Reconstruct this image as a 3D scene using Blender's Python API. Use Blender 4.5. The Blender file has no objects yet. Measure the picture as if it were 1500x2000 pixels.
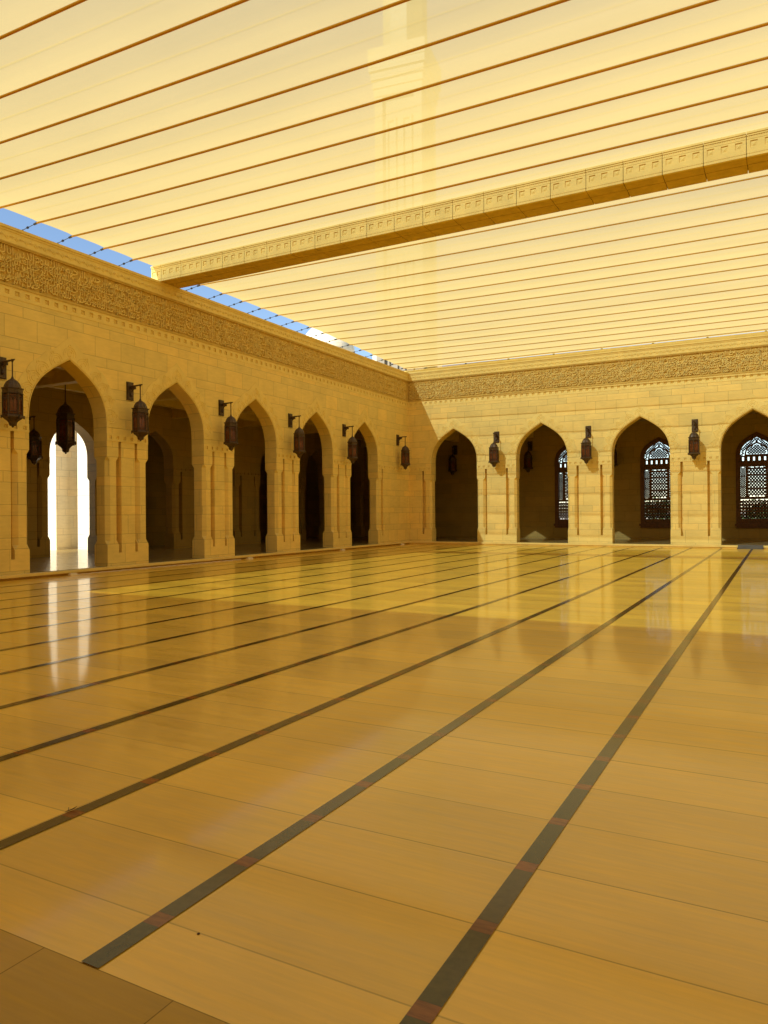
import bpy, bmesh, math, random, unicodedata
from mathutils import Vector, Matrix

random.seed(7)
S = bpy.context.scene
COL = S.collection
PI = math.pi

# ------------------------------------------------------------------ camera
CAM = (16.96, -34.29, 1.6)
YAW, PITCH, ROLL, FPX = 0.493821, 0.001236, -0.007641, 1436.3
fw = Vector((-math.sin(YAW) * math.cos(PITCH), math.cos(YAW) * math.cos(PITCH), math.sin(PITCH)))
rt = fw.cross(Vector((0, 0, 1))).normalized()
up = rt.cross(fw)
c_, s_ = math.cos(ROLL), math.sin(ROLL)
r2, u2 = c_ * rt + s_ * up, -s_ * rt + c_ * up
cam = bpy.data.cameras.new('camera')
camo = bpy.data.objects.new('camera', cam)
COL.objects.link(camo)
camo.matrix_world = Matrix(((r2.x, u2.x, -fw.x, CAM[0]), (r2.y, u2.y, -fw.y, CAM[1]), (r2.z, u2.z, -fw.z, CAM[2]), (0, 0, 0, 1)))
cam.sensor_fit = 'VERTICAL'
cam.sensor_height = 32.0
cam.lens = FPX / 2000.0 * 32.0
cam.clip_start = 0.05
cam.clip_end = 3000
S.camera = camo

# ------------------------------------------------------------------ light
SUN_D = Vector((0.42, 1.0, -0.91)).normalized()          # direction the sunlight travels
elev = math.asin(-SUN_D.z)
to_sun = -SUN_D
world = bpy.data.worlds.new('World')
S.world = world
world.use_nodes = True
wn = world.node_tree
bg = wn.nodes['Background']
sky = wn.nodes.new('ShaderNodeTexSky')
sky.sky_type = 'NISHITA'
sky.sun_disc = False
sky.sun_elevation = elev
sky.sun_rotation = math.atan2(to_sun.x, to_sun.y)
sky.dust_density = 0.0
sky.ozone_density = 2.0
wn.links.new(sky.outputs[0], bg.inputs[0])
bg.inputs[1].default_value = 0.12
sun = bpy.data.lights.new('sun', 'SUN')
sun.energy = 5.0
sun.angle = math.radians(0.5)
sun.color = (1.0, 0.95, 0.86)
suno = bpy.data.objects.new('sun', sun)
COL.objects.link(suno)
suno.rotation_euler = SUN_D.to_track_quat('-Z', 'Y').to_euler()
S.view_settings.view_transform = 'Standard'
S.view_settings.look = 'None'
S.view_settings.gamma = 1.0
S.view_settings.exposure = 0.70
S.cycles.use_denoising = True
S.cycles.max_bounces = 10
S.cycles.diffuse_bounces = 6
S.cycles.glossy_bounces = 5
S.cycles.transmission_bounces = 8
S.cycles.transparent_max_bounces = 16
S.cycles.sample_clamp_indirect = 6.0
S.cycles.caustics_reflective = False
S.cycles.caustics_refractive = False


# ------------------------------------------------------------------ helpers
def mapL(u, v, z): return (-v, u, z)                 # left arcade: u = y
def mapR(u, v, z): return (u, v, z)                  # far arcade: u = x
NEAR_Y, EAST_X = -33.5, 33.9
def mapN(u, v, z): return (u, NEAR_Y - v, z)
def mapE(u, v, z): return (EAST_X + v, u, z)
def mapI(u, v, z): return (-6.0 - v, u, z)           # inner arcade of the left gallery
def mapB(u, v, z): return (u, 5.8 + v, z)            # back wall of the far gallery


class MB:
    def __init__(s, mp=None):
        s.v, s.f, s.mp = [], [], mp

    def p(s, *co):
        s.v.append(s.mp(*co) if s.mp else tuple(co))
        return len(s.v) - 1

    def face(s, pts):
        s.f.append([s.p(*q) for q in pts])

    def box(s, a0, a1, b0, b1, c0, c1):
        i = [s.p(a, b, c) for c in (c0, c1) for (a, b) in ((a0, b0), (a1, b0), (a1, b1), (a0, b1))]
        for q in ((0, 3, 2, 1), (4, 5, 6, 7), (0, 1, 5, 4), (1, 2, 6, 5), (2, 3, 7, 6), (3, 0, 4, 7)):
            s.f.append([i[k] for k in q])

    def loft(s, rings, caps=True):
        idx = [[s.p(*q) for q in r] for r in rings]
        n = len(idx[0])
        for a, b in zip(idx, idx[1:]):
            for k in range(n):
                s.f.append([a[k], a[(k + 1) % n], b[(k + 1) % n], b[k]])
        if caps:
            s.f.append(idx[0][::-1])
            s.f.append(idx[-1])

    def tube(s, path, r, n=6, caps=True):
        rings = []
        path = [Vector(q) for q in path]
        for k, q in enumerate(path):
            t = (path[min(k + 1, len(path) - 1)] - path[max(k - 1, 0)]).normalized()
            a = t.cross(Vector((0, 0, 1)))
            if a.length < 1e-3:
                a = t.cross(Vector((0, 1, 0)))
            a.normalize()
            b = t.cross(a)
            rr = r[k] if isinstance(r, (list, tuple)) else r
            rings.append([tuple(q + rr * (math.cos(2 * PI * j / n) * a + math.sin(2 * PI * j / n) * b)) for j in range(n)])
        s.loft(rings, caps)

    def lathe(s, prof, n=16, cx=0, cy=0, rot=0.0, lobes=0.0):
        rings = []
        for r, z in prof:
            ring = []
            for k in range(n):
                rr = r * (1 - (lobes if k % 2 else 0))
                ring.append((cx + rr * math.cos(2 * PI * k / n + rot), cy + rr * math.sin(2 * PI * k / n + rot), z))
            rings.append(ring)
        s.loft(rings)

    def hole_cell(s, u0, u1, z0, z1, hu0, hu1, hz0, hz1, v, d, nub=True):
        """front face u0..u1 x z0..z1 at depth v with a square recess of depth d and a small pyramid in it"""
        o = [(u0, v, z0), (u1, v, z0), (u1, v, z1), (u0, v, z1)]
        h = [(hu0, v, hz0), (hu1, v, hz0), (hu1, v, hz1), (hu0, v, hz1)]
        b = [(q[0], v + d, q[2]) for q in h]
        for k in range(4):
            m = (k + 1) % 4
            s.face([o[k], o[m], h[m], h[k]])
            s.face([h[k], h[m], b[m], b[k]])
        s.face(b)
        if nub:
            mu, mz = (hu0 + hu1) / 2, (hz0 + hz1) / 2
            e = 0.3 * (hu1 - hu0)
            q = [(mu - e, v + d - .001, mz - e), (mu + e, v + d - .001, mz - e), (mu + e, v + d - .001, mz + e), (mu - e, v + d - .001, mz + e)]
            for k in range(4):
                s.face([q[k], q[(k + 1) % 4], (mu, v + d * .25, mz)])

    def build(s, name, mat, parent=None, smooth=False, recalc=True, loc=None):
        me = bpy.data.meshes.new(name)
        me.from_pydata(s.v, [], s.f)
        if recalc:
            bm = bmesh.new()
            bm.from_mesh(me)
            bmesh.ops.recalc_face_normals(bm, faces=bm.faces)
            bm.to_mesh(me)
            bm.free()
        if smooth:
            for pl in me.polygons:
                pl.use_smooth = True
        me.materials.append(mat)
        o = bpy.data.objects.new(name, me)
        COL.objects.link(o)
        if parent:
            o.parent = parent
        if loc:
            o.location = loc
        return o


def tag(o, label=None, cat=None, group=None, kind=None):
    if label: o['label'] = label
    if cat: o['category'] = cat
    if group: o['group'] = group
    if kind: o['kind'] = kind
    return o


def empty(name, loc=(0, 0, 0), rz=0.0):
    o = bpy.data.objects.new(name, None)
    o.empty_display_size = 0.2
    COL.objects.link(o)
    o.location = loc
    o.rotation_euler = (0, 0, rz)
    return o


def copy_tree(o, parent=None):
    c = o.copy()
    COL.objects.link(c)
    if parent: c.parent = parent
    for ch in list(o.children):
        copy_tree(ch, c)
    return c


# ------------------------------------------------------------------ materials
class NT:
    def __init__(s, name):
        s.m = bpy.data.materials.new(name)
        s.m.use_nodes = True
        s.t = s.m.node_tree
        s.b = s.t.nodes['Principled BSDF']
        s.out = s.t.nodes['Material Output']

    def n(s, typ, **kw):
        nd = s.t.nodes.new(typ)
        for k, v in kw.items():
            setattr(nd, k, v)
        return nd

    def set(s, sock, val):
        if isinstance(val, bpy.types.NodeSocket):
            s.t.links.new(val, sock)
        else:
            sock.default_value = val

    def math(s, op, a, b=0.0, c=None):
        nd = s.n('ShaderNodeMath', operation=op)
        s.set(nd.inputs[0], a)
        s.set(nd.inputs[1], b)
        if c is not None: s.set(nd.inputs[2], c)
        return nd.outputs[0]

    def mix(s, fac, a, b, blend='MIX'):
        nd = s.n('ShaderNodeMix', data_type='RGBA', blend_type=blend)
        s.set(nd.inputs[0], fac)
        s.set(nd.inputs[6], a)
        s.set(nd.inputs[7], b)
        return nd.outputs[2]

    def ramp(s, x, a, b, lo=0.0, hi=1.0):
        nd = s.n('ShaderNodeMapRange')
        s.set(nd.inputs[0], x)
        nd.inputs[1].default_value, nd.inputs[2].default_value = a, b
        nd.inputs[3].default_value, nd.inputs[4].default_value = lo, hi
        return nd.outputs[0]

    def noise(s, vec, scale, detail=4.0, rough=0.55):
        nd = s.n('ShaderNodeTexNoise')
        if vec is not None: s.t.links.new(vec, nd.inputs['Vector'])
        nd.inputs['Scale'].default_value = scale
        nd.inputs['Detail'].default_value = detail
        nd.inputs['Roughness'].default_value = rough
        return nd.outputs['Fac']

    def pos(s):
        return s.n('ShaderNodeNewGeometry').outputs['Position']

    def scaled(s, vec, sc):
        nd = s.n('ShaderNodeVectorMath', operation='MULTIPLY')
        s.t.links.new(vec, nd.inputs[0])
        nd.inputs[1].default_value = sc
        return nd.outputs[0]

    def bump(s, h, strength, dist):
        nd = s.n('ShaderNodeBump')
        s.set(nd.inputs['Height'], h)
        nd.inputs['Strength'].default_value = strength
        nd.inputs['Distance'].default_value = dist
        s.t.links.new(nd.outputs[0], s.b.inputs['Normal'])


def mat_plain(name, col, rough=0.6, metal=0.0, var=0.25, scale=6.0, spec=0.5):
    m = NT(name)
    p = m.pos()
    f = m.noise(p, scale)
    c = m.mix(m.ramp(f, .3, .7), tuple(x * (1 - var) for x in col) + (1,), tuple(min(1, x * (1 + var)) for x in col) + (1,))
    m.set(m.b.inputs['Base Color'], c)
    m.b.inputs['Roughness'].default_value = rough
    m.b.inputs['Metallic'].default_value = metal
    m.b.inputs['Specular IOR Level'].default_value = spec
    m.bump(m.noise(p, scale * 6), .15, .01)
    return m.m


STONE = (0.785, 0.59, 0.18)


def mat_blocks(name, col, rough=0.55, period=.84, tall=.56, blk=.92, vary=.065):
    """coursed ashlar: alternating tall and short courses, staggered joints"""
    m = NT(name)
    geo = m.n('ShaderNodeNewGeometry')
    sp = m.n('ShaderNodeSeparateXYZ'); m.t.links.new(geo.outputs['Position'], sp.inputs[0])
    sn = m.n('ShaderNodeSeparateXYZ'); m.t.links.new(geo.outputs['True Normal'], sn.inputs[0])
    isx = m.math('GREATER_THAN', m.math('ABSOLUTE', sn.outputs[0]), .5)
    u = m.math('ADD', m.math('MULTIPLY', sp.outputs[1], isx), m.math('MULTIPLY', sp.outputs[0], m.math('SUBTRACT', 1.0, isx)))
    z = m.math('ADD', sp.outputs[2], -.20 + 4 * period)
    zz = m.math('DIVIDE', z, period)
    base = m.math('FLOOR', zz)
    fz = m.math('MULTIPLY', m.math('SUBTRACT', zz, base), period)
    hi = m.math('GREATER_THAN', fz, tall)
    ci = m.math('ADD', m.math('MULTIPLY', base, 2.0), hi)
    # distance to the nearest course joint
    d1 = m.math('MINIMUM', fz, m.math('SUBTRACT', period, fz))
    d1 = m.math('MINIMUM', d1, m.math('ABSOLUTE', m.math('SUBTRACT', fz, tall)))
    uo = m.math('ADD', u, m.math('MULTIPLY', m.math('FRACT', m.math('MULTIPLY', ci, .437)), blk))
    uo = m.math('ADD', m.math('DIVIDE', uo, blk), 80.0)
    bi = m.math('FLOOR', uo)
    fu = m.math('SUBTRACT', uo, bi)
    d2 = m.math('MULTIPLY', m.math('MINIMUM', fu, m.math('SUBTRACT', 1.0, fu)), blk)
    d = m.math('MINIMUM', d1, d2)
    joint = m.ramp(d, .004, .011, 1.0, 0.0)
    wnz = m.n('ShaderNodeTexWhiteNoise', noise_dimensions='2D')
    cx = m.n('ShaderNodeCombineXYZ'); m.set(cx.inputs[0], ci); m.set(cx.inputs[1], bi)
    m.t.links.new(cx.outputs[0], wnz.inputs['Vector'])
    p = geo.outputs['Position']
    n1 = m.noise(p, 1.3, 5)
    n2 = m.noise(m.scaled(p, (3, 3, 14)), 1.0, 5)
    val = m.math('ADD', m.ramp(wnz.outputs['Value'], 0, 1, 1 - vary, 1 + vary), m.ramp(n1, .3, .7, -.07, .07))
    val = m.math('ADD', val, m.ramp(n2, .3, .7, -.05, .05))
    val = m.math('MULTIPLY', val, m.ramp(joint, 0, 1, 1.0, .70))
    tint = m.mix(wnz.outputs['Color'] if False else m.ramp(wnz.outputs['Value'], 0.2, .9), col + (1,), (col[0] * 1.02, col[1] * .97, col[2] * .9, 1))
    hv = m.n('ShaderNodeHueSaturation')
    m.t.links.new(tint, hv.inputs['Color'])
    m.t.links.new(val, hv.inputs['Value'])
    m.t.links.new(hv.outputs[0], m.b.inputs['Base Color'])
    m.b.inputs['Roughness'].default_value = rough
    m.b.inputs['Specular IOR Level'].default_value = .3
    m.bump(m.math('ADD', m.math('MULTIPLY', joint, -1.0), m.math('MULTIPLY', n2, .15)), .5, .01)
    return m.m


M = {}
M['block'] = mat_blocks('limestone_ashlar', STONE)
M['carved'] = mat_plain('carved_limestone', STONE, .6, var=.08, scale=2.5, spec=.25)
M['ground'] = mat_plain('carved_limestone_field', (STONE[0] * .76, STONE[1] * .69, STONE[2] * .58), .8, var=.12, scale=5, spec=.1)  # darkened stone; recess shade behind the letters is put into the colour
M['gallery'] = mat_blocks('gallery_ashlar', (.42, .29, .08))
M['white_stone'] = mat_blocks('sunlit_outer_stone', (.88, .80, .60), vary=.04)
M['minaret'] = mat_blocks('minaret_stone', (.30, .265, .19), vary=.03)
M['roofing'] = mat_plain('gallery_plaster', (.40, .28, .09), .8, var=.08)
M['bronze'] = mat_plain('aged_bronze', (.075, .042, .016), .45, metal=.35, var=.35, scale=14)
M['amber'] = mat_plain('amber_glass', (.16, .045, .012), .15, var=.4, scale=10)
M['wood'] = mat_plain('dark_wood', (.13, .05, .014), .55, var=.3, scale=9)
M['black'] = mat_plain('dark_fitting', (.02, .018, .016), .5, var=.3)
M['wire'] = mat_plain('steel_wire', (.30, .27, .22), .4, metal=.7, var=.1)
M['cord'] = mat_plain('white_cord', (.75, .66, .5), .6, var=.05)
M['ramp'] = mat_plain('worn_grey_rubber', (.11, .095, .07), .7, var=.2, scale=4)
M['leaf'] = mat_plain('dry_leaf', (.09, .035, .012), .8, var=.2)
M['foliage'] = mat_plain('foliage', (.05, .085, .02), .7, var=.5, scale=3)
M['bark'] = mat_plain('bark', (.09, .06, .035), .9, var=.3)


def mat_fabric(name, col, tcol, tfac, trans=.78):
    m = NT(name)
    m.t.nodes.remove(m.b)
    p = m.pos()
    f = m.noise(m.scaled(p, (.10, 1.6, 1)), 1.0, 4)
    f2 = m.noise(m.scaled(p, (.5, .5, 1)), 1.0, 3)
    val = m.math('ADD', m.ramp(f, .3, .7, .955, 1.035), m.ramp(f2, .3, .7, -.02, .02))
    hv = m.n('ShaderNodeHueSaturation')
    hv.inputs['Color'].default_value = col + (1,)
    m.t.links.new(val, hv.inputs['Value'])
    tl = m.n('ShaderNodeBsdfTranslucent'); m.t.links.new(hv.outputs[0], tl.inputs['Color'])
    df = m.n('ShaderNodeBsdfDiffuse'); m.t.links.new(hv.outputs[0], df.inputs['Color'])
    tp = m.n('ShaderNodeBsdfTransparent'); tp.inputs['Color'].default_value = tcol + (1,)
    m1 = m.n('ShaderNodeMixShader'); m1.inputs[0].default_value = trans
    m.t.links.new(df.outputs[0], m1.inputs[1]); m.t.links.new(tl.outputs[0], m1.inputs[2])
    g = m.n('ShaderNodeNewGeometry')
    dt = m.n('ShaderNodeVectorMath', operation='DOT_PRODUCT')
    m.t.links.new(g.outputs['Incoming'], dt.inputs[0]); m.t.links.new(g.outputs['Normal'], dt.inputs[1])
    cs = m.math('POWER', m.math('ABSOLUTE', dt.outputs['Value']), 2.0)      # a weave closes up at grazing incidence
    m2 = m.n('ShaderNodeMixShader'); m.set(m2.inputs[0], m.math('MULTIPLY', cs, tfac * 2.33))
    m.t.links.new(m1.outputs[0], m2.inputs[1]); m.t.links.new(tp.outputs[0], m2.inputs[2])
    m.t.links.new(m2.outputs[0], m.out.inputs['Surface'])
    return m.m


M['fabric'] = mat_fabric('shade_fabric', (.65, .48, .16), (.68, .86, .97), .31)
M['sleeve'] = mat_fabric('ochre_cable_sleeve', (.68, .37, .03), (1, 1, 1), .02, .55)
M['seam_far'] = mat_fabric('thin_sleeve', (.78, .53, .10), (.9, .98, 1.0), .05, .75)
M['seam'] = mat_fabric('fabric_seam', (.66, .47, .14), (.95, .98, 1.0), .95)


def mat_floor(name, col, ypitch=.542, yphase=-31.07, xpitch=1.195, xphase=15.95, rough=.40, spec=.75, coat=.5):
    m = NT(name)
    p = m.pos()
    sp = m.n('ShaderNodeSeparateXYZ'); m.t.links.new(p, sp.inputs[0])
    a = m.math('DIVIDE', m.math('ADD', sp.outputs[1], -yphase + ypitch * 200), ypitch)
    b = m.math('DIVIDE', m.math('ADD', sp.outputs[0], -xphase + xpitch * 100), xpitch)
    fa, fb = m.math('FLOOR', a), m.math('FLOOR', b)
    ra, rb = m.math('SUBTRACT', a, fa), m.math('SUBTRACT', b, fb)
    da = m.math('MULTIPLY', m.math('MINIMUM', ra, m.math('SUBTRACT', 1.0, ra)), ypitch)
    db = m.math('MULTIPLY', m.math('MINIMUM', rb, m.math('SUBTRACT', 1.0, rb)), xpitch)
    ja = m.ramp(da, .0025, .0055, 1.0, 0.0)
    jb = m.ramp(db, .0012, .0035, 1.0, 0.0)
    # the fineness of each cross joint varies
    wj = m.n('ShaderNodeTexWhiteNoise', noise_dimensions='1D'); m.t.links.new(m.math('FLOOR', m.math('ADD', a, .5)), wj.inputs['W'])
    ja = m.math('MULTIPLY', ja, m.ramp(wj.outputs['Value'], 0, 1, .45, 1.0))
    j = m.math('MAXIMUM', ja, jb)
    cx = m.n('ShaderNodeCombineXYZ'); m.set(cx.inputs[0], fa); m.set(cx.inputs[1], fb)
    wz = m.n('ShaderNodeTexWhiteNoise', noise_dimensions='2D'); m.t.links.new(cx.outputs[0], wz.inputs['Vector'])
    off = m.n('ShaderNodeVectorMath', operation='ADD')
    sc = (1.3, 13.0, 1)
    m.t.links.new(m.scaled(p, sc), off.inputs[0])
    cz = m.n('ShaderNodeCombineXYZ'); m.set(cz.inputs[2], m.math('MULTIPLY', wz.outputs['Value'], 40.0))
    m.t.links.new(cz.outputs[0], off.inputs[1])
    vein = m.noise(off.outputs[0], 1.0, 6, .65)
    vein2 = m.noise(m.scaled(off.outputs[0], (2.2, 3.5, 1)), 1.0, 5, .6)
    cloud = m.noise(p, .9, 4)
    val = m.math('ADD', m.ramp(wz.outputs['Value'], 0, 1, .88, 1.07), m.ramp(vein, .3, .7, -.075, .055))
    val = m.math('ADD', val, m.ramp(vein2, .3, .7, -.05, .05))
    val = m.math('ADD', val, m.ramp(cloud, .3, .7, -.09, .08))
    val = m.math('MULTIPLY', val, m.ramp(j, 0, 1, 1.0, .45))
    hv = m.n('ShaderNodeHueSaturation'); hv.inputs['Color'].default_value = col + (1,)
    m.t.links.new(val, hv.inputs['Value'])
    m.t.links.new(hv.outputs[0], m.b.inputs['Base Color'])
    m.set(m.b.inputs['Roughness'], m.math('ADD', m.ramp(vein, .25, .75, rough * .7, rough * 1.4), m.ramp(j, 0, 1, 0, .3)))
    m.b.inputs['Specular IOR Level'].default_value = spec
    m.b.inputs['Coat Weight'].default_value = coat
    m.b.inputs['Coat Roughness'].default_value = .075
    m.b.inputs['Coat IOR'].default_value = 1.45
    m.bump(m.math('ADD', m.math('MULTIPLY', j, -1.0), m.math('MULTIPLY', m.noise(p, 1.6, 2), .35)), .10, .006)
    return m.m


M['floor'] = mat_floor('polished_marble', (.87, .52, .035))
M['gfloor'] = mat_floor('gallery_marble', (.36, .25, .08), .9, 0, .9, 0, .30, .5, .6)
M['apron'] = mat_floor('border_marble', (.56, .325, .025), 5.0, -32.49, .64, 15.19, .4, .3, .12)
M['paving'] = mat_plain('outer_paving', (.55, .47, .34), .8, var=.08, scale=.6)


def mat_stripe():
    m = NT('inlay_stone')
    p = m.pos()
    sp = m.n('ShaderNodeSeparateXYZ'); m.t.links.new(p, sp.inputs[0])
    a = m.math('DIVIDE', m.math('ADD', sp.outputs[1], 31.07 + .542 * 200 + .05), .542)
    r = m.math('MULTIPLY', m.math('FRACT', a), .542)
    red = m.math('LESS_THAN', r, .088)
    edge = m.math('MAXIMUM', m.ramp(r, .0015, .004, 1, 0), m.ramp(m.math('ABSOLUTE', m.math('SUBTRACT', r, .088)), .0015, .004, 1, 0))
    fa = m.math('FLOOR', a)
    wz = m.n('ShaderNodeTexWhiteNoise', noise_dimensions='2D')
    cx = m.n('ShaderNodeCombineXYZ'); m.set(cx.inputs[0], fa); m.set(cx.inputs[1], m.math('FLOOR', sp.outputs[0]))
    m.t.links.new(cx.outputs[0], wz.inputs['Vector'])
    n1 = m.noise(p, 22, 5)
    dark = m.mix(m.ramp(n1, .3, .7), (.036, .030, .008, 1), (.075, .055, .014, 1))
    dark = m.mix(m.ramp(wz.outputs['Value'], 0, 1, 0, .35), dark, (.16, .09, .03, 1))
    rc = m.mix(m.ramp(m.noise(m.scaled(p, (1, 5, 1)), 9, 4), .3, .7), (.17, .034, .005, 1), (.33, .09, .012, 1))
    rc = m.mix(m.ramp(wz.outputs['Value'], .2, 1, 0, .35), rc, (.085, .05, .015, 1))
    c = m.mix(red, dark, rc)
    c = m.mix(m.math('MULTIPLY', edge, .6), c, (.03, .02, .008, 1))
    m.t.links.new(c, m.b.inputs['Base Color'])
    m.b.inputs['Roughness'].default_value = .2
    m.b.inputs['Specular IOR Level'].default_value = .25
    m.b.inputs['Coat Weight'].default_value = .25
    m.b.inputs['Coat Roughness'].default_value = .08
    return m.m


M['stripe'] = mat_stripe()

# ------------------------------------------------------------------ setting: floors and ground
G = 0.13            # gallery floor level
T = 0.54            # arcade wall thickness


def sheet(name, x0, x1, y0, y1, z, mat, parent=None, kind='structure'):
    b = MB()
    b.face([(x0, y0, z), (x1, y0, z), (x1, y1, z), (x0, y1, z)])
    o = b.build(name, mat, parent, recalc=False)
    if kind and not parent: o['kind'] = kind
    return o


ground = sheet('ground', -900, 900, -900, 900, -.05, M['paving'])
floor = sheet('courtyard_floor', -.5, 34.4, -32.49, .5, 0, M['floor'])
apron = sheet('border_paving', -.5, 34.4, -40, -32.49, 0, M['apron'])
STR_X = [15.945, 14.79, 13.62, 12.44, 11.23, 10.01] + [8.80 - 1.2 * k for k in range(8)]
STR_X += [15.945 + 1.19 * k for k in range(1, 15)]
for x in STR_X:
    if x > .6:
        sheet('inlay_stripe', x - .044, x + .044, -32.49, -.31, .004, M['stripe'], floor)
sheet('left_gallery_floor', -10.4, -T + .5, -40, 6.3, G, M['gfloor'])
sheet('far_gallery_floor', -T + .5, 40, T - .5, 6.3, G, M['gfloor'])

# kerbs along the left and far arcades (a step with a shadow gap under its nose)
k = MB()
k.box(.04, .30, NEAR_Y, -.30, .065, G)
k.box(.0405, .14, NEAR_Y, -.235, -.02, .0645)
kerb = k.build('kerb_step', M['carved'])
tag(kerb, 'pale stone kerb step with a dark gap below, along the left arcade', 'kerb', 'stone kerb steps round the courtyard')
k = MB()
k.box(.301, 33.6, -.30, -.04, .05, G)
k.box(.2355, 33.6, -.26, -.0405, -.02, .0495)
kerb2 = k.build('kerb_step', M['carved'])
tag(kerb2, 'pale stone kerb step with stained face, along the foot of the far sunlit arcade', 'kerb', 'stone kerb steps round the courtyard')


# ------------------------------------------------------------------ arcades
def bez(p0, p1, p2, p3, n):
    out = []
    for i in range(n + 1):
        t = i / n
        out.append(tuple((1 - t) ** 3 * a + 3 * t * (1 - t) ** 2 * b + 3 * t * t * (1 - t) * c + t ** 3 * d for a, b, c, d in zip(p0, p1, p2, p3)))
    return out


def arch_curve(c, w, zs, za, n=14):
    """left springing to right springing of a four-centred pointed arch"""
    r = za - zs
    right = bez((w, 0), (w, .56 * r), (.60 * w, .74 * r), (0, r), n)
    left = [(-x, z) for x, z in right]
    pts = left + right[::-1][1:]
    return [(c + x, zs + z) for x, z in pts]


def pier(parent, mp, u0, u1, zt, mat, ledge=(True, True), zcap=(3.17, 3.29), zb=(.72, .86), zslot=.5, t=T, band=.22, hole=.10, base=G):
    sw, gw, ch, sd = .42, .10, .105, .20
    m = MB(mp)
    m.box(u0, u1, 0, t, base - .12, zslot)                      # plinth block

    def shaft(a0, a1):
        def ring(z, c):
            return [(a0 + c, 0, z), (a1 - c, 0, z), (a1, c, z), (a1, t - c, z), (a1 - c, t, z), (a0 + c, t, z), (a0, t - c, z), (a0, c, z)]
        e = .0008
        m.loft([ring(zslot + e, e), ring(zb[0], e), ring(zb[1], ch), ring(zcap[0], ch), ring(zcap[1], e), ring(zt - band, e)])
    a, b = u0, u1
    if ledge[0]:
        shaft(u0, u0 + sw)
        m.box(u0 + sw, u0 + sw + gw, sd, t - sd, zslot, zt - band)
        a = u0 + sw + gw
    if ledge[1]:
        shaft(u1 - sw, u1)
        m.box(u1 - sw - gw, u1 - sw, sd, t - sd, zslot, zt - band)
        b = u1 - sw - gw
    m.box(a, b, 0, t, zslot + .0008, zt - band)
    m.build('pier', mat, parent)
    # impost band with a row of small carved squares
    bm_ = MB(mp)
    z0, z1, v = zt - band, zt, -.012
    n = max(3, round((u1 - u0 - .1) / .25))
    st = (u1 - u0) / n
    for i in range(n):
        p0 = u0 + i * st
        mid = p0 + st / 2
        zm = (z0 + z1) / 2
        bm_.hole_cell(p0, p0 + st, z0, z1, mid - hole / 2, mid + hole / 2, zm - hole / 2, zm + hole / 2, v, .03)
    bm_.face([(u0, v, z1), (u1, v, z1), (u1, .0, z1), (u0, .0, z1)])
    bm_.face([(u0, v, z0), (u1, v, z0), (u1, .0, z0), (u0, .0, z0)])
    bm_.box(u0, u1, .045, t, z0, z1)
    bm_.face([(u0, v, z0), (u0, v, z1), (u0, .045, z1), (u0, .045, z0)])
    bm_.face([(u1, v, z0), (u1, v, z1), (u1, .045, z1), (u1, .045, z0)])
    bm_.build('impost_band', M['carved'] if mat is M['block'] else mat, parent, recalc=False)


def upper_wall(parent, mp, ua, ub, arches, w, zs, za, z0, z1, mat, t=T):
    """wall above the imposts, cut by pointed arches"""
    m = MB(mp)
    cur = ua
    for c in arches:
        pts = arch_curve(c, w, zs, za)
        for v in (0.0, t):
            m.face([(cur, v, z0), (c - w, v, z0), (c - w, v, z1), (cur, v, z1)])
            for (a, za_), (b, zb_) in zip(pts, pts[1:]):
                m.face([(a, v, za_), (b, v, zb_), (b, v, z1), (a, v, z1)])
        full = [(c - w, z0)] + pts + [(c + w, z0)]
        for (a, p), (b, q) in zip(full, full[1:]):
            m.face([(a, 0, p), (b, 0, q), (b, t, q), (a, t, p)])
        cur = c + w
    for v in (0.0, t):
        m.face([(cur, v, z0), (ub, v, z0), (ub, v, z1), (cur, v, z1)])
    m.face([(ua, 0, z1), (ub, 0, z1), (ub, t, z1), (ua, t, z1)])
    return m.build('wall_face', mat, parent, recalc=False)


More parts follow.
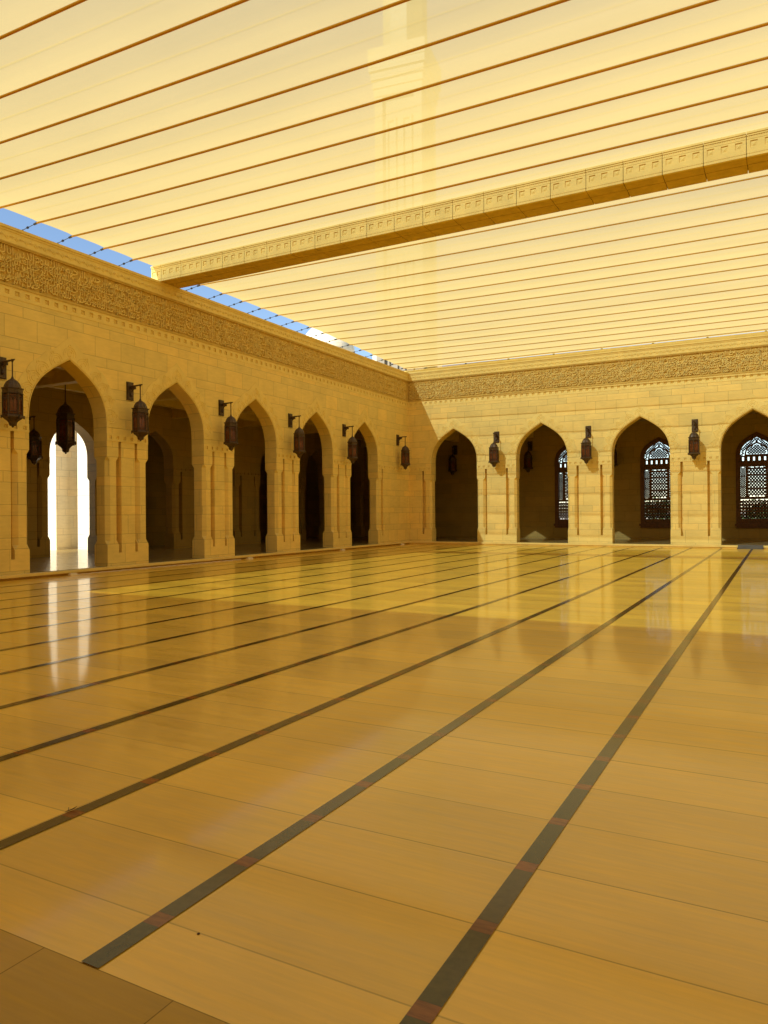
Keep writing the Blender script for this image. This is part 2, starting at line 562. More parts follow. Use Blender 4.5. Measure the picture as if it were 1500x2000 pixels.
def archivolt(parent, mp, c, w, zs, za):
    """carved band round an arch: a shallow raised band, rim roll and a row of scrolled rosettes"""
    pts = arch_curve(c, w, zs, za, 18)
    n = len(pts)
    nor = []
    for i in range(n):
        a, b = pts[max(0, i - 1)], pts[min(n - 1, i + 1)]
        d = Vector((b[0] - a[0], b[1] - a[1])).normalized()
        nor.append((-d[1], d[0]))
    nor[n // 2] = (0, 1)
    m = MB(mp)

    def off(i, k): return (pts[i][0] + nor[i][0] * k, pts[i][1] + nor[i][1] * k)
    W = .43

    def outer(i):                                  # slightly lobed outer edge
        return off(i, W + .035 * abs(math.sin(i / (n - 1) * PI * 9)) + (.16 if i == n // 2 else 0))
    for i in range(n - 1):
        a, b, cc, d = off(i, .045), off(i + 1, .045), outer(i + 1), outer(i)
        v = -.014
        m.face([(a[0], v, a[1]), (b[0], v, b[1]), (cc[0], v, cc[1]), (d[0], v, d[1])])
        m.face([(d[0], v, d[1]), (cc[0], v, cc[1]), (cc[0], .002, cc[1]), (d[0], .002, d[1])])
        m.face([(a[0], v, a[1]), (b[0], v, b[1]), (b[0], .002, b[1]), (a[0], .002, a[1])])
        # rim roll on the arris
        a, b, e, f = off(i, .002), off(i + 1, .002), off(i + 1, .035), off(i, .035)
        m.face([(a[0], -.006, a[1]), (b[0], -.006, b[1]), (e[0], -.022, e[1]), (f[0], -.022, f[1])])
        m.face([(f[0], -.022, f[1]), (e[0], -.022, e[1]), (e[0], -.010, e[1]), (f[0], -.010, f[1])])

    def ringlet(cx, cz, r, a0, a1, th, v0):
        k = 9
        q = []
        for j in range(k + 1):
            a = a0 + (a1 - a0) * j / k
            q.append((math.cos(a), math.sin(a)))
        for (x0, y0), (x1, y1) in zip(q, q[1:]):
            A, B = (cx + x0 * r, cz + y0 * r), (cx + x1 * r, cz + y1 * r)
            D, E = (cx + x0 * (r + th), cz + y0 * (r + th)), (cx + x1 * (r + th), cz + y1 * (r + th))
            Mi = ((A[0] + D[0]) / 2, (A[1] + D[1]) / 2)
            Mj = ((B[0] + E[0]) / 2, (B[1] + E[1]) / 2)
            m.face([(A[0], -.012, A[1]), (B[0], -.012, B[1]), (Mj[0], v0, Mj[1]), (Mi[0], v0, Mi[1])])
            m.face([(Mi[0], v0, Mi[1]), (Mj[0], v0, Mj[1]), (E[0], -.012, E[1]), (D[0], -.012, D[1])])
    for j in range(11):
        i = round((j + .5) / 11 * (n - 1))
        if j == 5: i = n // 2
        x, z = off(i, .15)
        ang = math.atan2(nor[i][1], nor[i][0])
        ringlet(x, z, .185, ang - 1.9, ang + 1.9, .024, -.026)
        ringlet(x, z, .125, ang - 2.3, ang + 1.5, .022, -.025)
        ringlet(x, z, .065, ang - 1.2, ang + 2.6, .022, -.028)
        x2, z2 = off(i, .37)
        ringlet(x2, z2, .03, ang - 2.6, ang + 2.6, .02, -.026)
        m.lathe([(.001, -.05), (.03, -.02), (.034, 0.0)], 6) if False else None
        q = off(i, .05)
        m.face([(q[0] - .03, -.013, q[1] + .03), (q[0] + .03, -.013, q[1] + .03), (q[0], -.045, q[1] + .06)])
    m.build('arch_surround', M['carved'], parent, recalc=False)


# ---- carved lettering
FORMS = {}
for cp in list(range(0xFE70, 0xFEFD)):
    d = unicodedata.decomposition(chr(cp)).split()
    if len(d) == 2 and d[0] in ('<isolated>', '<final>', '<initial>', '<medial>'):
        FORMS.setdefault(chr(int(d[1], 16)), {})[d[0][1:-1]] = chr(cp)
TEXT = ('بسم الله الرحمن الرحيم الحمد لله رب العالمين الرحمن الرحيم مالك يوم الدين '
        'اياك نعبد واياك نستعين اهدنا الصراط المستقيم')


def shape_word(w):
    out = []
    for i, ch in enumerate(w):
        f = FORMS.get(ch)
        if not f:
            out.append(ch)
            continue
        prev = i > 0 and 'initial' in FORMS.get(w[i - 1], {})
        nxt = 'initial' in f and i + 1 < len(w) and w[i + 1] in FORMS and 'final' in FORMS[w[i + 1]]
        k = 'medial' if prev and nxt else 'final' if prev else 'initial' if nxt else 'isolated'
        out.append(f.get(k, f.get('isolated', ch)))
    return ''.join(out[::-1])


def text_mesh(txt, size, extrude, thick=0.0):
    cu = bpy.data.curves.new('inscription', 'FONT')
    cu.body = txt
    cu.size = size
    cu.extrude = extrude
    cu.offset = thick
    cu.resolution_u = 2
    cu.space_word = .35
    o = bpy.data.objects.new('inscription', cu)
    COL.objects.link(o)
    bpy.context.view_layer.update()
    me = bpy.data.meshes.new_from_object(o.evaluated_get(bpy.context.evaluated_depsgraph_get()))
    bpy.data.objects.remove(o)
    bpy.data.curves.remove(cu)
    return me


def lettering(parent, mp, ua, ub, z0, z1, vfront):
    """rows of interlaced carved Arabic letters filling a frieze"""
    words = TEXT.split()
    v, f = [], []
    rng = random.Random(3)
    H = z1 - z0
    rows = ((.05, .30, 1.45), (.14, .27, .9), (.27, .29, 1.4), (.40, .27, 1.0), (.54, .30, 1.45), (.63, .27, .9), (.77, .29, 1.4))
    for ri, (zr, size, tall) in enumerate(rows):
        u = ua
        wi = ri * 5
        while u < ub - .3:
            ws = []
            for k in range(6):
                ws.append(shape_word(words[wi % len(words)]))
                wi += 1
            key = (' '.join(ws[::-1]), size)
            if key not in CACHE:
                CACHE[key] = text_mesh(key[0], size, .024, -.003)
            me = CACHE[key]
            if not me.vertices: break
            xs = [q.co.x for q in me.vertices]
            x0, x1 = min(xs), max(xs)
            base = len(v)
            for q in me.vertices:
                dz = q.co.y * tall + zr * H
                v.append(mp(u + (q.co.x - x0) * .92, vfront - q.co.z + .0, z0 + min(max(dz, .015), H - .015)))
            over = u + (x1 - x0) * .92 > ub
            if over:
                del v[base:]
                break
            for pl in me.polygons:
                f.append([base + i for i in pl.vertices])
            u += (x1 - x0) * .92 + .03
    m = MB()
    m.v, m.f = v, f
    # vowel dots and small marks in the gaps
    k = MB(mp)
    n = int((ub - ua) * 14)
    for i in range(n):
        cu_, cz = rng.uniform(ua + .05, ub - .05), rng.uniform(z0 + .05, z1 - .05)
        r = rng.uniform(.014, .024)
        k.face([(cu_ - r, vfront - .018, cz), (cu_, vfront - .018, cz - r), (cu_ + r, vfront - .018, cz), (cu_, vfront - .018, cz + r)])
        if rng.random() < .6:                     # a slanting stroke
            L = rng.uniform(.06, .16)
            a = rng.choice((.5, .6, 1.57, 1.57, 2.5))
            dx, dz = math.cos(a) * L, math.sin(a) * L
            if z0 + .03 < cz + dz < z1 - .03:
                k.box(0, 0, 0, 0, 0, 0) if False else None
                px, pz = -math.sin(a) * .013, math.cos(a) * .013
                k.face([(cu_ + px, vfront - .017, cz + pz), (cu_ - px, vfront - .017, cz - pz), (cu_ + dx - px, vfront - .017, cz + dz - pz), (cu_ + dx + px, vfront - .017, cz + dz + pz)])
    base = len(m.v)
    m.v += k.v
    m.f += [[base + i for i in q] for q in k.f]
    m.build('inscription', M['carved'], parent, recalc=False)


CACHE = {}


def crown(parent, mp, ua, ub, text=True, va=None, vb=None):
    """square course, inscription frieze and cornice, z 7.06 .. 8.86"""
    # course of carved squares
    m = MB(mp)
    n = round((ub - ua) / .283)
    st = (ub - ua) / n
    for i in range(n):
        p = ua + i * st
        m.hole_cell(p, p + st, 7.06, 7.35, p + st / 2 - .062, p + st / 2 + .062, 7.145, 7.265, -.010, .035)
    m.face([(ua, -.01, 7.06), (ub, -.01, 7.06), (ub, 0, 7.06), (ua, 0, 7.06)])
    m.build('square_course', M['carved'], parent, recalc=False)
    m = MB(mp)
    a, b = ua, ub
    m.box(a, b, -.030, .05, 7.35, 7.385)
    m.box(a, b, -.012, .05, 7.386, 7.415)
    m.box(a, b, -.012, .05, 8.385, 8.42)
    m.box(a, b, -.028, .05, 8.421, 8.45)
    m.box(a - .06, b + .06, .050, T, 7.3505, 8.45)
    m.box(a, b, .022, .0505, 7.895, 7.915)
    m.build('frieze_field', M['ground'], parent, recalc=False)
    if text:
        lettering(parent, mp, ua + .02, ub - .02, 7.42, 8.38, .028)
    # cornice: plain fascia with small carved leaves and a cap
    m = MB(mp)
    m.box(a, b, -.004, T, 8.4505, 8.79)
    m.box(a, b, -.025, .1, 8.452, 8.475)
    m.box(a, b, -.045, T + .05, 8.7905, 8.86)
    m.box(a, b, -.02, .1, 8.735, 8.79)
    n = round((ub - ua) / .27)
    st = (ub - ua) / n
    for i in range(n):
        c = ua + (i + .5) * st
        for (dx, dz, sg) in ((0, 0, 1), (st / 2, .07, -1)):
            x, z = c + dx, 8.56 + dz
            for q in (-1, 1):
                m.face([(x, -.005, z - .045 * sg), (x + q * .085, -.005, z + .02 * sg), (x + q * .03, -.028, z + .02 * sg)])
                m.face([(x, -.005, z - .045 * sg), (x + q * .03, -.028, z + .02 * sg), (x, -.005, z + .065 * sg)])
            m.face([(x - .018, -.012, z + .07), (x + .018, -.012, z + .07), (x, -.012, z + .1)])
    m.build('cornice', M['carved'], parent, recalc=False)


def arcade(name, mp, ua, ub, arches, w=1.24, fine=True, detail=None):
    root = empty(name, mp(ua, 0, 0))
    inv = root
    # parts are built in world coordinates; give them the inverse offset
    kids0 = set(bpy.data.objects)
    edges = [ua] + [q for c in arches for q in (c - w, c + w)] + [ub]
    for i in range(0, len(edges), 2):
        a, b = edges[i], edges[i + 1]
        pier(root, mp, a, b, 3.95, M['block'], (i > 0, i < len(edges) - 2))
    upper_wall(root, mp, ua, ub, arches, w, 4.12, 5.82, 3.95, 7.06, M['block'])
    if fine:
        for c in (detail or arches):
            archivolt(root, mp, c, w, 4.12, 5.82)
    crown(root, mp, ua, ub, fine)
    for o in set(bpy.data.objects) - kids0:
        if o.parent is root:
            o.location = tuple(-q for q in root.location)
    return root


A_LEFT = [-4.62 - 4.03 * k for k in range(7)][::-1]
A_FAR = [2.51 + 4.495 * k for k in range(7)]
left = arcade('arcade_wall', mapL, NEAR_Y, 0.0, A_LEFT)
tag(left, 'shaded limestone arcade wall with five lantern-hung arches receding to the corner', 'arcade wall')
far = arcade('arcade_wall', mapR, 0.0, EAST_X, A_FAR)
tag(far, 'sunlit limestone arcade wall facing the camera, window grilles seen through its arches', 'arcade wall')
near = arcade('arcade_wall', mapN, 0.0, EAST_X, A_FAR, fine=False)
tag(near, 'limestone arcade wall behind the viewer whose arch frames the view', 'arcade wall')
east = arcade('arcade_wall', mapE, NEAR_Y, 0.0, A_LEFT, fine=False)
tag(east, 'limestone arcade wall opposite the shaded arcade, outside the picture', 'arcade wall')

# parapet strip above the far cornice
m = MB()
m.box(-.9, 34.4, .30, .50, 8.8605, 9.06)
par = m.build('parapet', M['carved'], far)
par.location = tuple(-q for q in far.location)

# ------------------------------------------------------------------ galleries behind the arcades
inner_w = 1.03
inner_c = [-15.78 + 4.03 * k for k in range(-4, 6)]
inner = empty('inner_arcade', (-6, -34, 0))
k0 = set(bpy.data.objects)
ed = [-34.0] + [q for c in inner_c for q in (c - inner_w, c + inner_w)] + [5.8]
for i in range(0, len(ed), 2):
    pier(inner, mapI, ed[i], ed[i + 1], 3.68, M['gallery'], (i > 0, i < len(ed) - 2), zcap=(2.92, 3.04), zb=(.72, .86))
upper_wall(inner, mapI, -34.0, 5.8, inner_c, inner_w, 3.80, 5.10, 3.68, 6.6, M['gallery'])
for o in set(bpy.data.objects) - k0:
    if o.parent is inner: o.location = (6, 34, 0)
tag(inner, 'dim inner arcade with smaller pointed arches, inside the shaded left gallery', 'arcade wall')


def wall(name, x0, x1, y0, y1, z0, z1, mat, label, cat='wall', group=None):
    b = MB()
    b.box(x0, x1, y0, y1, z0, z1)
    return tag(b.build(name, mat), label, cat, group)


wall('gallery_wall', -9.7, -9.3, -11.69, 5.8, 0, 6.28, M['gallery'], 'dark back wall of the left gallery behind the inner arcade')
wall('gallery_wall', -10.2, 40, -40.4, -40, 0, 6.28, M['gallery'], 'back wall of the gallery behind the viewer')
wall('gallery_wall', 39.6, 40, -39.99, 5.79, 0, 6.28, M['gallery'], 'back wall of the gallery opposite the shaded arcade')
wall('gallery_wall', -9.7, -9.3, -39.49, -17.6, 0, 6.28, M['gallery'], 'unseen wall added to keep outdoor light out of the left gallery')  # added out of view; shuts the open bays to darken the arch jamb
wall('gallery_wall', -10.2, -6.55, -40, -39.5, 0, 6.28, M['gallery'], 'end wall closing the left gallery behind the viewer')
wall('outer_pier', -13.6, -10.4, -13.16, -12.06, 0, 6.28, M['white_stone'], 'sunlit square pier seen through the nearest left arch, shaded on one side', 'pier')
wall('outer_wall', -9.85, -6.58, -12.5, -12.1, 0, 6.28, M['white_stone'], 'white wall beside the outer pier, seen through the nearest left arch')

# ceilings with beams
m = MB()
m.box(-8.7, -T - .001, -40.4, T, 6.3, 6.6)  # overhang beyond the inner arcade is added to block sun from the floor
m.box(-9.9, -8.701, -11.9, T, 6.3, 6.6)
m.box(-9.9, -8.701, -40.4, -17.6, 6.3, 6.6)
m.box(-9.6, 40.4, T + .001, 6.4, 6.3, 6.6)
m.box(-T, 40.4, -40.4, NEAR_Y - T - .001, 6.3, 6.6)
m.box(EAST_X + T + .001, 40.4, NEAR_Y - T, T, 6.3, 6.6)
ceil = m.build('gallery_ceiling', M['roofing'])
tag(ceil, 'dim beamed ceiling of the galleries seen through the nearest left arch', 'ceiling')
k0 = set(bpy.data.objects)
for i in range(11):
    y = -34.78 + 4.03 * i
    m = MB()
    m.box(-6.0, -T - .002, y - .15, y + .15, 5.75, 6.299)
    m.box(-6.0, -T - .003, y - .22, y + .22, 6.12, 6.298)
    m.build('ceiling_beam', M['carved'], ceil)  # lighter stone: light caught on the coffer sides is put into the colour
for x in (-1.75, -3.25, -4.75):
    m = MB()
    m.box(x - .12, x + .12, -34, 5.8, 5.95, 6.2985)
    m.build('ceiling_beam', M['carved'], ceil)
for i in range(9):
    x = .25 + 4.495 * i
    m = MB()
    m.box(x - .15, x + .15, T + .002, 5.79, 5.75, 6.299)
    m.build('ceiling_beam', M['carved'], ceil)

# back wall of the far gallery, cut by the window openings
WIN_X = [7.0, 11.495, 15.99]
OW, ZSILL, ZSP, ZAP = .84, .98, 4.30, 5.30
back = MB(mapB)
cur, BT = -9.8, .45
for c in WIN_X:
    pts = arch_curve(c, OW, ZSP, ZAP, 8)
    for v in (0.0, BT):
        back.face([(cur, v, 0), (c - OW, v, 0), (c - OW, v, 6.28), (cur, v, 6.28)])
        back.face([(c - OW, v, 0), (c + OW, v, 0), (c + OW, v, ZSILL), (c - OW, v, ZSILL)])
        for (a, p), (b, q) in zip(pts, pts[1:]):
            back.face([(a, v, p), (b, v, q), (b, v, 6.28), (a, v, 6.28)])
    full = [(c - OW, ZSILL)] + pts + [(c + OW, ZSILL), (c - OW, ZSILL)]
    for (a, p), (b, q) in zip(full, full[1:]):
        back.face([(a, 0, p), (b, 0, q), (b, BT, q), (a, BT, p)])
    cur = c + OW
for v in (0.0, BT):
    back.face([(cur, v, 0), (40, v, 0), (40, v, 6.28), (cur, v, 6.28)])
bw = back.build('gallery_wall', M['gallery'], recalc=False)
tag(bw, 'brown back wall of the far gallery holding the carved wooden windows', 'wall')


# ------------------------------------------------------------------ wooden lattice windows
def in_arch(x, z, w, zs, za):
    if abs(x) > w: return False
    pts = arch_curve(0, w, zs, za, 8)
    for (a, p), (b, q) in zip(pts, pts[1:]):
        if a <= x <= b:
            return z < p + (q - p) * (x - a) / max(1e-6, b - a)
    return False


def lattice(m, inside, x0, x1, z0, z1, sp, bw, v0, v1, ratio=1.0):
    """diagonal lattice of thin bars kept where inside(x, z)"""
    h = z1 - z0
    for sgn in (1, -1):
        L = (x1 - x0) * ratio + h
        k = -math.ceil(L / sp)
        while k * sp < L:
            # line z = z0 + ratio*sgn*(x-x0) + k*sp  (sgn -1: mirrored)
            n = max(3, int((x1 - x0) / .05))
            run = None
            for i in range(n + 1):
                x = x0 + (x1 - x0) * i / n
                xx = x if sgn > 0 else x0 + x1 - x
                z = z0 + ratio * (x - x0) + k * sp
                ok = z0 <= z <= z1 and inside(xx, z)
                if ok and run is None: run = (xx, z)
                if ok: last = (xx, z)
                if (not ok or i == n) and run is not None:
                    a, b = run, last
                    if abs(a[0] - b[0]) > .01:
                        d = Vector((b[0] - a[0], b[1] - a[1])).normalized()
                        px, pz = -d[1] * bw / 2, d[0] * bw / 2
                        q = [(a[0] + px, a[1] + pz), (a[0] - px, a[1] - pz), (b[0] - px, b[1] - pz), (b[0] + px, b[1] + pz)]
                        m.loft([[(s, v0, t) for s, t in q], [(s, v1, t) for s, t in q]])
                    run = None
            k += 1


def window(cx, label):
    root = empty('lattice_window', (cx, 5.8, ZSILL))
    mp = lambda u, v, z: (u, v, z - ZSILL)
    W = mat = M['wood']
    # outer frame: arched surround proud of the wall
    m = MB(mp)
    o_ = [(-.92, ZSILL - .04)] + arch_curve(0, .92, ZSP, ZAP + .10, 10) + [(.92, ZSILL - .04)]
    i_ = [(-.72, ZSILL - .04)] + arch_curve(0, .72, ZSP, ZAP - .14, 10) + [(.72, ZSILL - .04)]
    for j in range(len(o_) - 1):
        a, b, c, d = o_[j], o_[j + 1], i_[j + 1], i_[j]
        m.loft([[(q[0], -.06, q[1]) for q in (a, b, c, d)], [(q[0], .14, q[1]) for q in (a, b, c, d)]])
    m.build('frame', W, root)
    m = MB(mp)
    m.box(-.98, .98, -.12, .10, ZSILL - .16, ZSILL - .041)
    m.box(-.92, .92, -.09, .10, ZSILL - .26, ZSILL - .161)
    m.box(-.72, .72, -.03, .10, ZSILL - .04, ZSILL + .20)
    m.build('sill', W, root)
    # solid rails and stiles
    m = MB(mp)
    for (x0, x1, z0, z1) in ((-.72, .72, 2.13, 2.26), (-.72, .72, 3.72, 4.02), (-.72, .72, 4.20, 4.27), (-.50, -.38, 2.26, 3.72), (.38, .50, 2.26, 3.72),
                             (-.72, -.50, 2.72, 2.77), (-.72, -.50, 3.24, 3.29), (.50, .72, 2.72, 2.77), (.50, .72, 3.24, 3.29), (-.72, .72, 1.62, 1.66)):
        m.box(x0, x1, .0, .07, z0, z1)
    for k in range(7):                                   # fretted strip of small holes under the lunette
        x = -.72 + k * .24 - .08
        m.box(max(-.72, x), min(.72, x + .16), .005, .06, 4.02, 4.20)
    m.build('rail', W, root)
    # lattices
    m = MB(mp)
    lattice(m, lambda x, z: True, -.72, .72, ZSILL + .2, 2.13, .155, .068, .02, .05, 1.15)
    for r in range(1, 6):
        m.box(-.72, .72, .012, .055, 1.18 + r * .165, 1.18 + r * .165 + .045)
    m.build('lower_lattice', W, root)
    m = MB(mp)
    lattice(m, lambda x, z: True, -.38, .38, 2.26, 3.72, .165, .066, .02, .05, 1.25)
    for z in (2.34, 2.62, 2.98, 3.30, 3.62):
        m.box(-.38, .38, .012, .055, z, z + .05)
    m.build('centre_lattice', W, root)
    for s in (-1, 1):
        m = MB(mp)
        x0, x1 = (-.72, -.5) if s < 0 else (.5, .72)
        lattice(m, lambda x, z: True, x0, x1, 2.26, 3.72, .10, .050, .02, .045, 1.0)
        m.build('side_lattice', W, root)
    m = MB(mp)
    lattice(m, lambda x, z: in_arch(x, z, .46, 4.33, 4.85), -.46, .46, 4.33, 4.85, .125, .056, .02, .05, 1.0)
    inn, out = arch_curve(0, .46, 4.33, 4.85, 8), arch_curve(0, .54, 4.29, 4.95, 8)
    for j in range(len(inn) - 1):
        q = [inn[j], inn[j + 1], out[j + 1], out[j]]
        m.loft([[(a, 0, b) for a, b in q], [(a, .07, b) for a, b in q]])
    m.box(-.54, .54, .0, .07, 4.27, 4.33)
    lattice(m, lambda x, z: in_arch(x, z, .72, ZSP, ZAP - .14) and not in_arch(x, z, .54, 4.29, 4.95), -.72, .72, 4.27, 5.16, .12, .054, .02, .05, 1.0)
    m.build('lunette', W, root)
    tag(root, label, 'window', 'carved wooden lattice windows')
    return root


window(WIN_X[0], 'dark wooden lattice window half hidden by a pier, behind the second far arch from the corner')
window(WIN_X[1], 'dark wooden lattice window with arched top, behind the third far arch from the corner')
window(WIN_X[2], 'dark wooden lattice window cut by the right edge of the picture')


# ------------------------------------------------------------------ lanterns
def lantern_body(root, zt, sz=1.0, pend=False, s=.81):
    """hexagonal lantern hanging on the z axis of root; zt = z of the dome's tip"""
    def Z(q): return zt - (4.975 - q) * sz
    yc = 0.0 if pend else -.44
    rot = PI / 6
    d = MB()
    d.lathe([(.03 * s, Z(4.975)), (.07 * s, Z(4.94)), (.145 * s, Z(4.90)), (.195 * s, Z(4.85)), (.23 * s, Z(4.79)), (.25 * s, Z(4.728))], 24, 0, yc, 0, .06)
    d.lathe([(.014 * s, Z(5.02)), (.035 * s, Z(4.995)), (.03 * s, Z(4.97))], 8, 0, yc)
    dome = d.build('dome_cap', M['bronze'], root)
    d = MB()
    d.lathe([(.27 * s, Z(4.728)), (.315 * s, Z(4.722)), (.315 * s, Z(4.70)), (.285 * s, Z(4.69)), (.285 * s, Z(4.61)), (.30 * s, Z(4.60)), (.30 * s, Z(4.585)), (.26 * s, Z(4.58))], 6, 0, yc, rot)
    d.build('collar', M['bronze'], root)
    d = MB()
    for k in range(6):                                     # cage: corner posts, rails and arched tracery
        a, b = 2 * PI * k / 6 + rot, 2 * PI * (k + 1) / 6 + rot
        P = Vector((.275 * s * math.cos(a), yc + .275 * s * math.sin(a), 0))
        Q = Vector((.275 * s * math.cos(b), yc + .275 * s * math.sin(b), 0))
        d.tube([(P.x, P.y, Z(4.59)), (P.x, P.y, Z(4.05))], .019 * s, 6)
        for f in (.14, .86):
            R = P.lerp(Q, f)
            d.tube([(R.x, R.y, Z(4.58)), (R.x, R.y, Z(4.06))], .009 * s, 4)
        R = P.lerp(Q, .5)
        d.tube([(R.x, R.y, Z(4.50)), (R.x, R.y, Z(4.06))], .007 * s, 4)
        for z in (4.565, 4.515, 4.14, 4.075):
            A, B = P.lerp(Q, .1), P.lerp(Q, .9)
            d.tube([(A.x, A.y, Z(z)), (B.x, B.y, Z(z))], .010 * s, 4)
        for f0, f1 in ((.14, .5), (.5, .86)):
            arc = []
            for j in range(7):
                t = j / 6
                R = P.lerp(Q, f0 + (f1 - f0) * t)
                arc.append((R.x, R.y, Z(4.40 + .09 * (1 - abs(2 * t - 1) ** 1.6))))
            d.tube(arc, .008 * s, 4)
    d.build('cage', M['bronze'], root)
    d = MB()
    d.lathe([(.245 * s, Z(4.585)), (.245 * s, Z(4.055))], 6, 0, yc, rot)
    d.build('glass', M['amber'], root)
    d = MB()
    d.lathe([(.26 * s, Z(4.06)), (.30 * s, Z(4.055)), (.315 * s, Z(4.03)), (.315 * s, Z(4.005)), (.27 * s, Z(3.99)), (.24 * s, Z(3.965)), (.17 * s, Z(3.925)), (.12 * s, Z(3.88)), (.11 * s, Z(3.83)), (.085 * s, Z(3.80)), (.03 * s, Z(3.79)), (.035 * s, Z(3.775)), (.004, Z(3.755))], 6, 0, yc, rot)
    for k in range(6):
        a = 2 * PI * k / 6 + rot
        d.lathe([(.004, Z(3.97)), (.024 * s, Z(3.985)), (.024 * s, Z(4.05)), (.004, Z(4.06))], 6, .312 * s * math.cos(a), yc + .312 * s * math.sin(a))
    d.build('finial', M['bronze'], root)


def wall_lantern():
    """origin on the wall at the plate's centre; the lantern hangs out along -y"""
    r = empty('wall_lantern')
    d = MB()
    d.box(-.125, .125, -.035, 0, -.27, .27)
    d.box(-.10, .10, -.055, -.0351, -.245, .245)
    d.build('back_plate', M['bronze'], r)
    d = MB()
    za = 5.408 - 5.263
    d.tube([(0, -.05, za - .012), (0, -.30, za), (0, -.52, za + .01)], [.030, .026, .020], 6)
    d.box(-.022, .022, -.25, -.055, za - .10, za - .03)
    d.tube([(0, -.055, -.17), (0, -.09, -.13), (0, -.085, -.03), (0, -.14, .04), (0, -.25, .09)], [.02, .03, .022, .026, .018], 6)
    d.build('arm', M['bronze'], r)
    d = MB()
    d.tube([(0, -.44, za), (0, -.44, 4.97 - 5.263)], .017, 6)
    d.lathe([(.02, za - .04), (.034, za - .01), (.034, za + .02), (.02, za + .03)], 8, 0, -.44)
    d.build('rod', M['bronze'], r)
    lantern_body(r, 4.975 - 5.263)
    return r


proto = wall_lantern()
used = [False]


def place_lantern(loc, rz, label, group):
    o = proto if not used[0] else copy_tree(proto)
    used[0] = True
    o.location = loc
    o.rotation_euler = (0, 0, rz)
    tag(o, label, 'lantern', group)
    return o


LG = 'bronze lanterns on the left arcade'
for y, lab in ((-22.74, 'bronze wall lantern cut by the left picture edge, before the nearest bright arch'),
               (-18.65, 'bronze wall lantern on the pier between the two nearest left arches'),
               (-14.60, 'bronze wall lantern on the second pier after the bright arch of the left arcade'),
               (-10.54, 'bronze wall lantern overlapping the fourth left arch, third pier after the bright arch'),
               (-6.48, 'bronze wall lantern overlapping the darkest arch, the last before the corner'),
               (-1.30, 'bronze wall lantern on the blank wall in the left arcade, next to the corner')):
    place_lantern((0, y, 5.263), PI / 2, lab, LG)
for x, lab in ((4.80, 'bronze wall lantern on the far arcade pier between its first two arches from the corner'),
               (9.22, 'bronze wall lantern on the middle pier of the far arcade, before the complete lattice window'),
               (13.76, 'bronze wall lantern on the far arcade pier closest to the right edge of the picture')):
    place_lantern((x, 0, 5.263), 0, lab, 'bronze lanterns on the far arcade')
for x, lab in ((.18, 'dark lantern silhouette on the gallery wall inside the first far arch from the corner'),
               (4.70, 'dark lantern silhouette on the gallery wall inside the second far arch from the corner'),
               (9.25, 'dark lantern sliver beside the jamb of the third far arch from the corner')):
    place_lantern((x, 5.8, 5.263), 0, lab, 'dark lanterns in the far gallery')
place_lantern((-6.0, -17.75, 4.85), PI / 2, 'dark lantern silhouette on the inner arcade at the left side of the bright arch', None)
pend = empty('pendant_lantern', (-3.2, -18.35, 6.3))
d = MB()
d.tube([(0, 0, 0), (0, 0, -1.10)], .018, 6)
d.lathe([(.02, -.10), (.08, -.03), (.09, 0)], 10)
d.build('rod', M['bronze'], pend)
lantern_body(pend, -1.10, 1.34, True, 1.0)
tag(pend, 'large dark pendant lantern hanging on a long rod inside the bright nearest arch', 'lantern')

# ------------------------------------------------------------------ stone beam across the courtyard
beam = empty('stone_beam', (0, -17.0, 8.86))
k0 = set(bpy.data.objects)
BY0, BY1, BZ0, BZ1 = -17.42, -16.57, 8.862, 9.37
m = MB(lambda u, v, z: (u, BY0 + v, z))
s = MB()
PB = .8165
xs = [8.243 + PB * k for k in range(-11, 33)]
xs = [-.35] + [q for q in xs if -.2 < q < 34.2] + [34.25]
for a, b in zip(xs, xs[1:]):
    a, b = a + .006, b - .006
    L = b - a
    if L > .75 or True:
        n = max(1, round(L / .272))
        st = L / n
        for i in range(n):
            p, c = a + i * st, a + (i + .5) * st
            m.hole_cell(p, p + st, BZ0 + .115, BZ1 - .15, c - .068, c + .068, 9.045, 9.185, 0, .018)
    # mouldings above and below
    for (z0, z1, v) in ((BZ0 + .04, BZ0 + .062, .002), (BZ0, BZ0 + .038, -.010), (BZ0 + .064, BZ0 + .113, -.006), (BZ1 - .149, BZ1 - .125, -.005), (BZ1 - .123, BZ1 - .085, .003), (BZ1 - .083, BZ1 - .045, -.012), (BZ1 - .043, BZ1, -.026)):
        m.box(a, b, v, .06, z0, z1)
    # little bead course
    q = a + .02
    while q < b - .04:
        m.box(q, q + .022, -.004, .01, BZ0 + .0405, BZ0 + .0615)
        m.box(q, q + .022, -.003, .01, BZ1 - .122, BZ1 - .086)
        q += .045
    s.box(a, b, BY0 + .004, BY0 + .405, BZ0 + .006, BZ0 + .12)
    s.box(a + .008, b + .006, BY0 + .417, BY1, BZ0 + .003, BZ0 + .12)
m.build('carved_face', M['carved'], beam, recalc=False)
s.build('soffit', M['ground'], beam)  # darker stone: weathering and underside shade both put into the colour
s = MB()
s.box(-.34, 34.24, BY0 + .062, BY1 - .01, BZ0 + .0601, BZ1 - .02)
s.build('core', M['carved'], beam)
for o in set(bpy.data.objects) - k0:
    if o.parent is beam: o.location = (0, 17.0, -8.86)
tag(beam, 'carved stone beam spanning the courtyard under the fabric shade', 'beam')

# ------------------------------------------------------------------ fabric shade
X0, X1 = -.36, 34.26


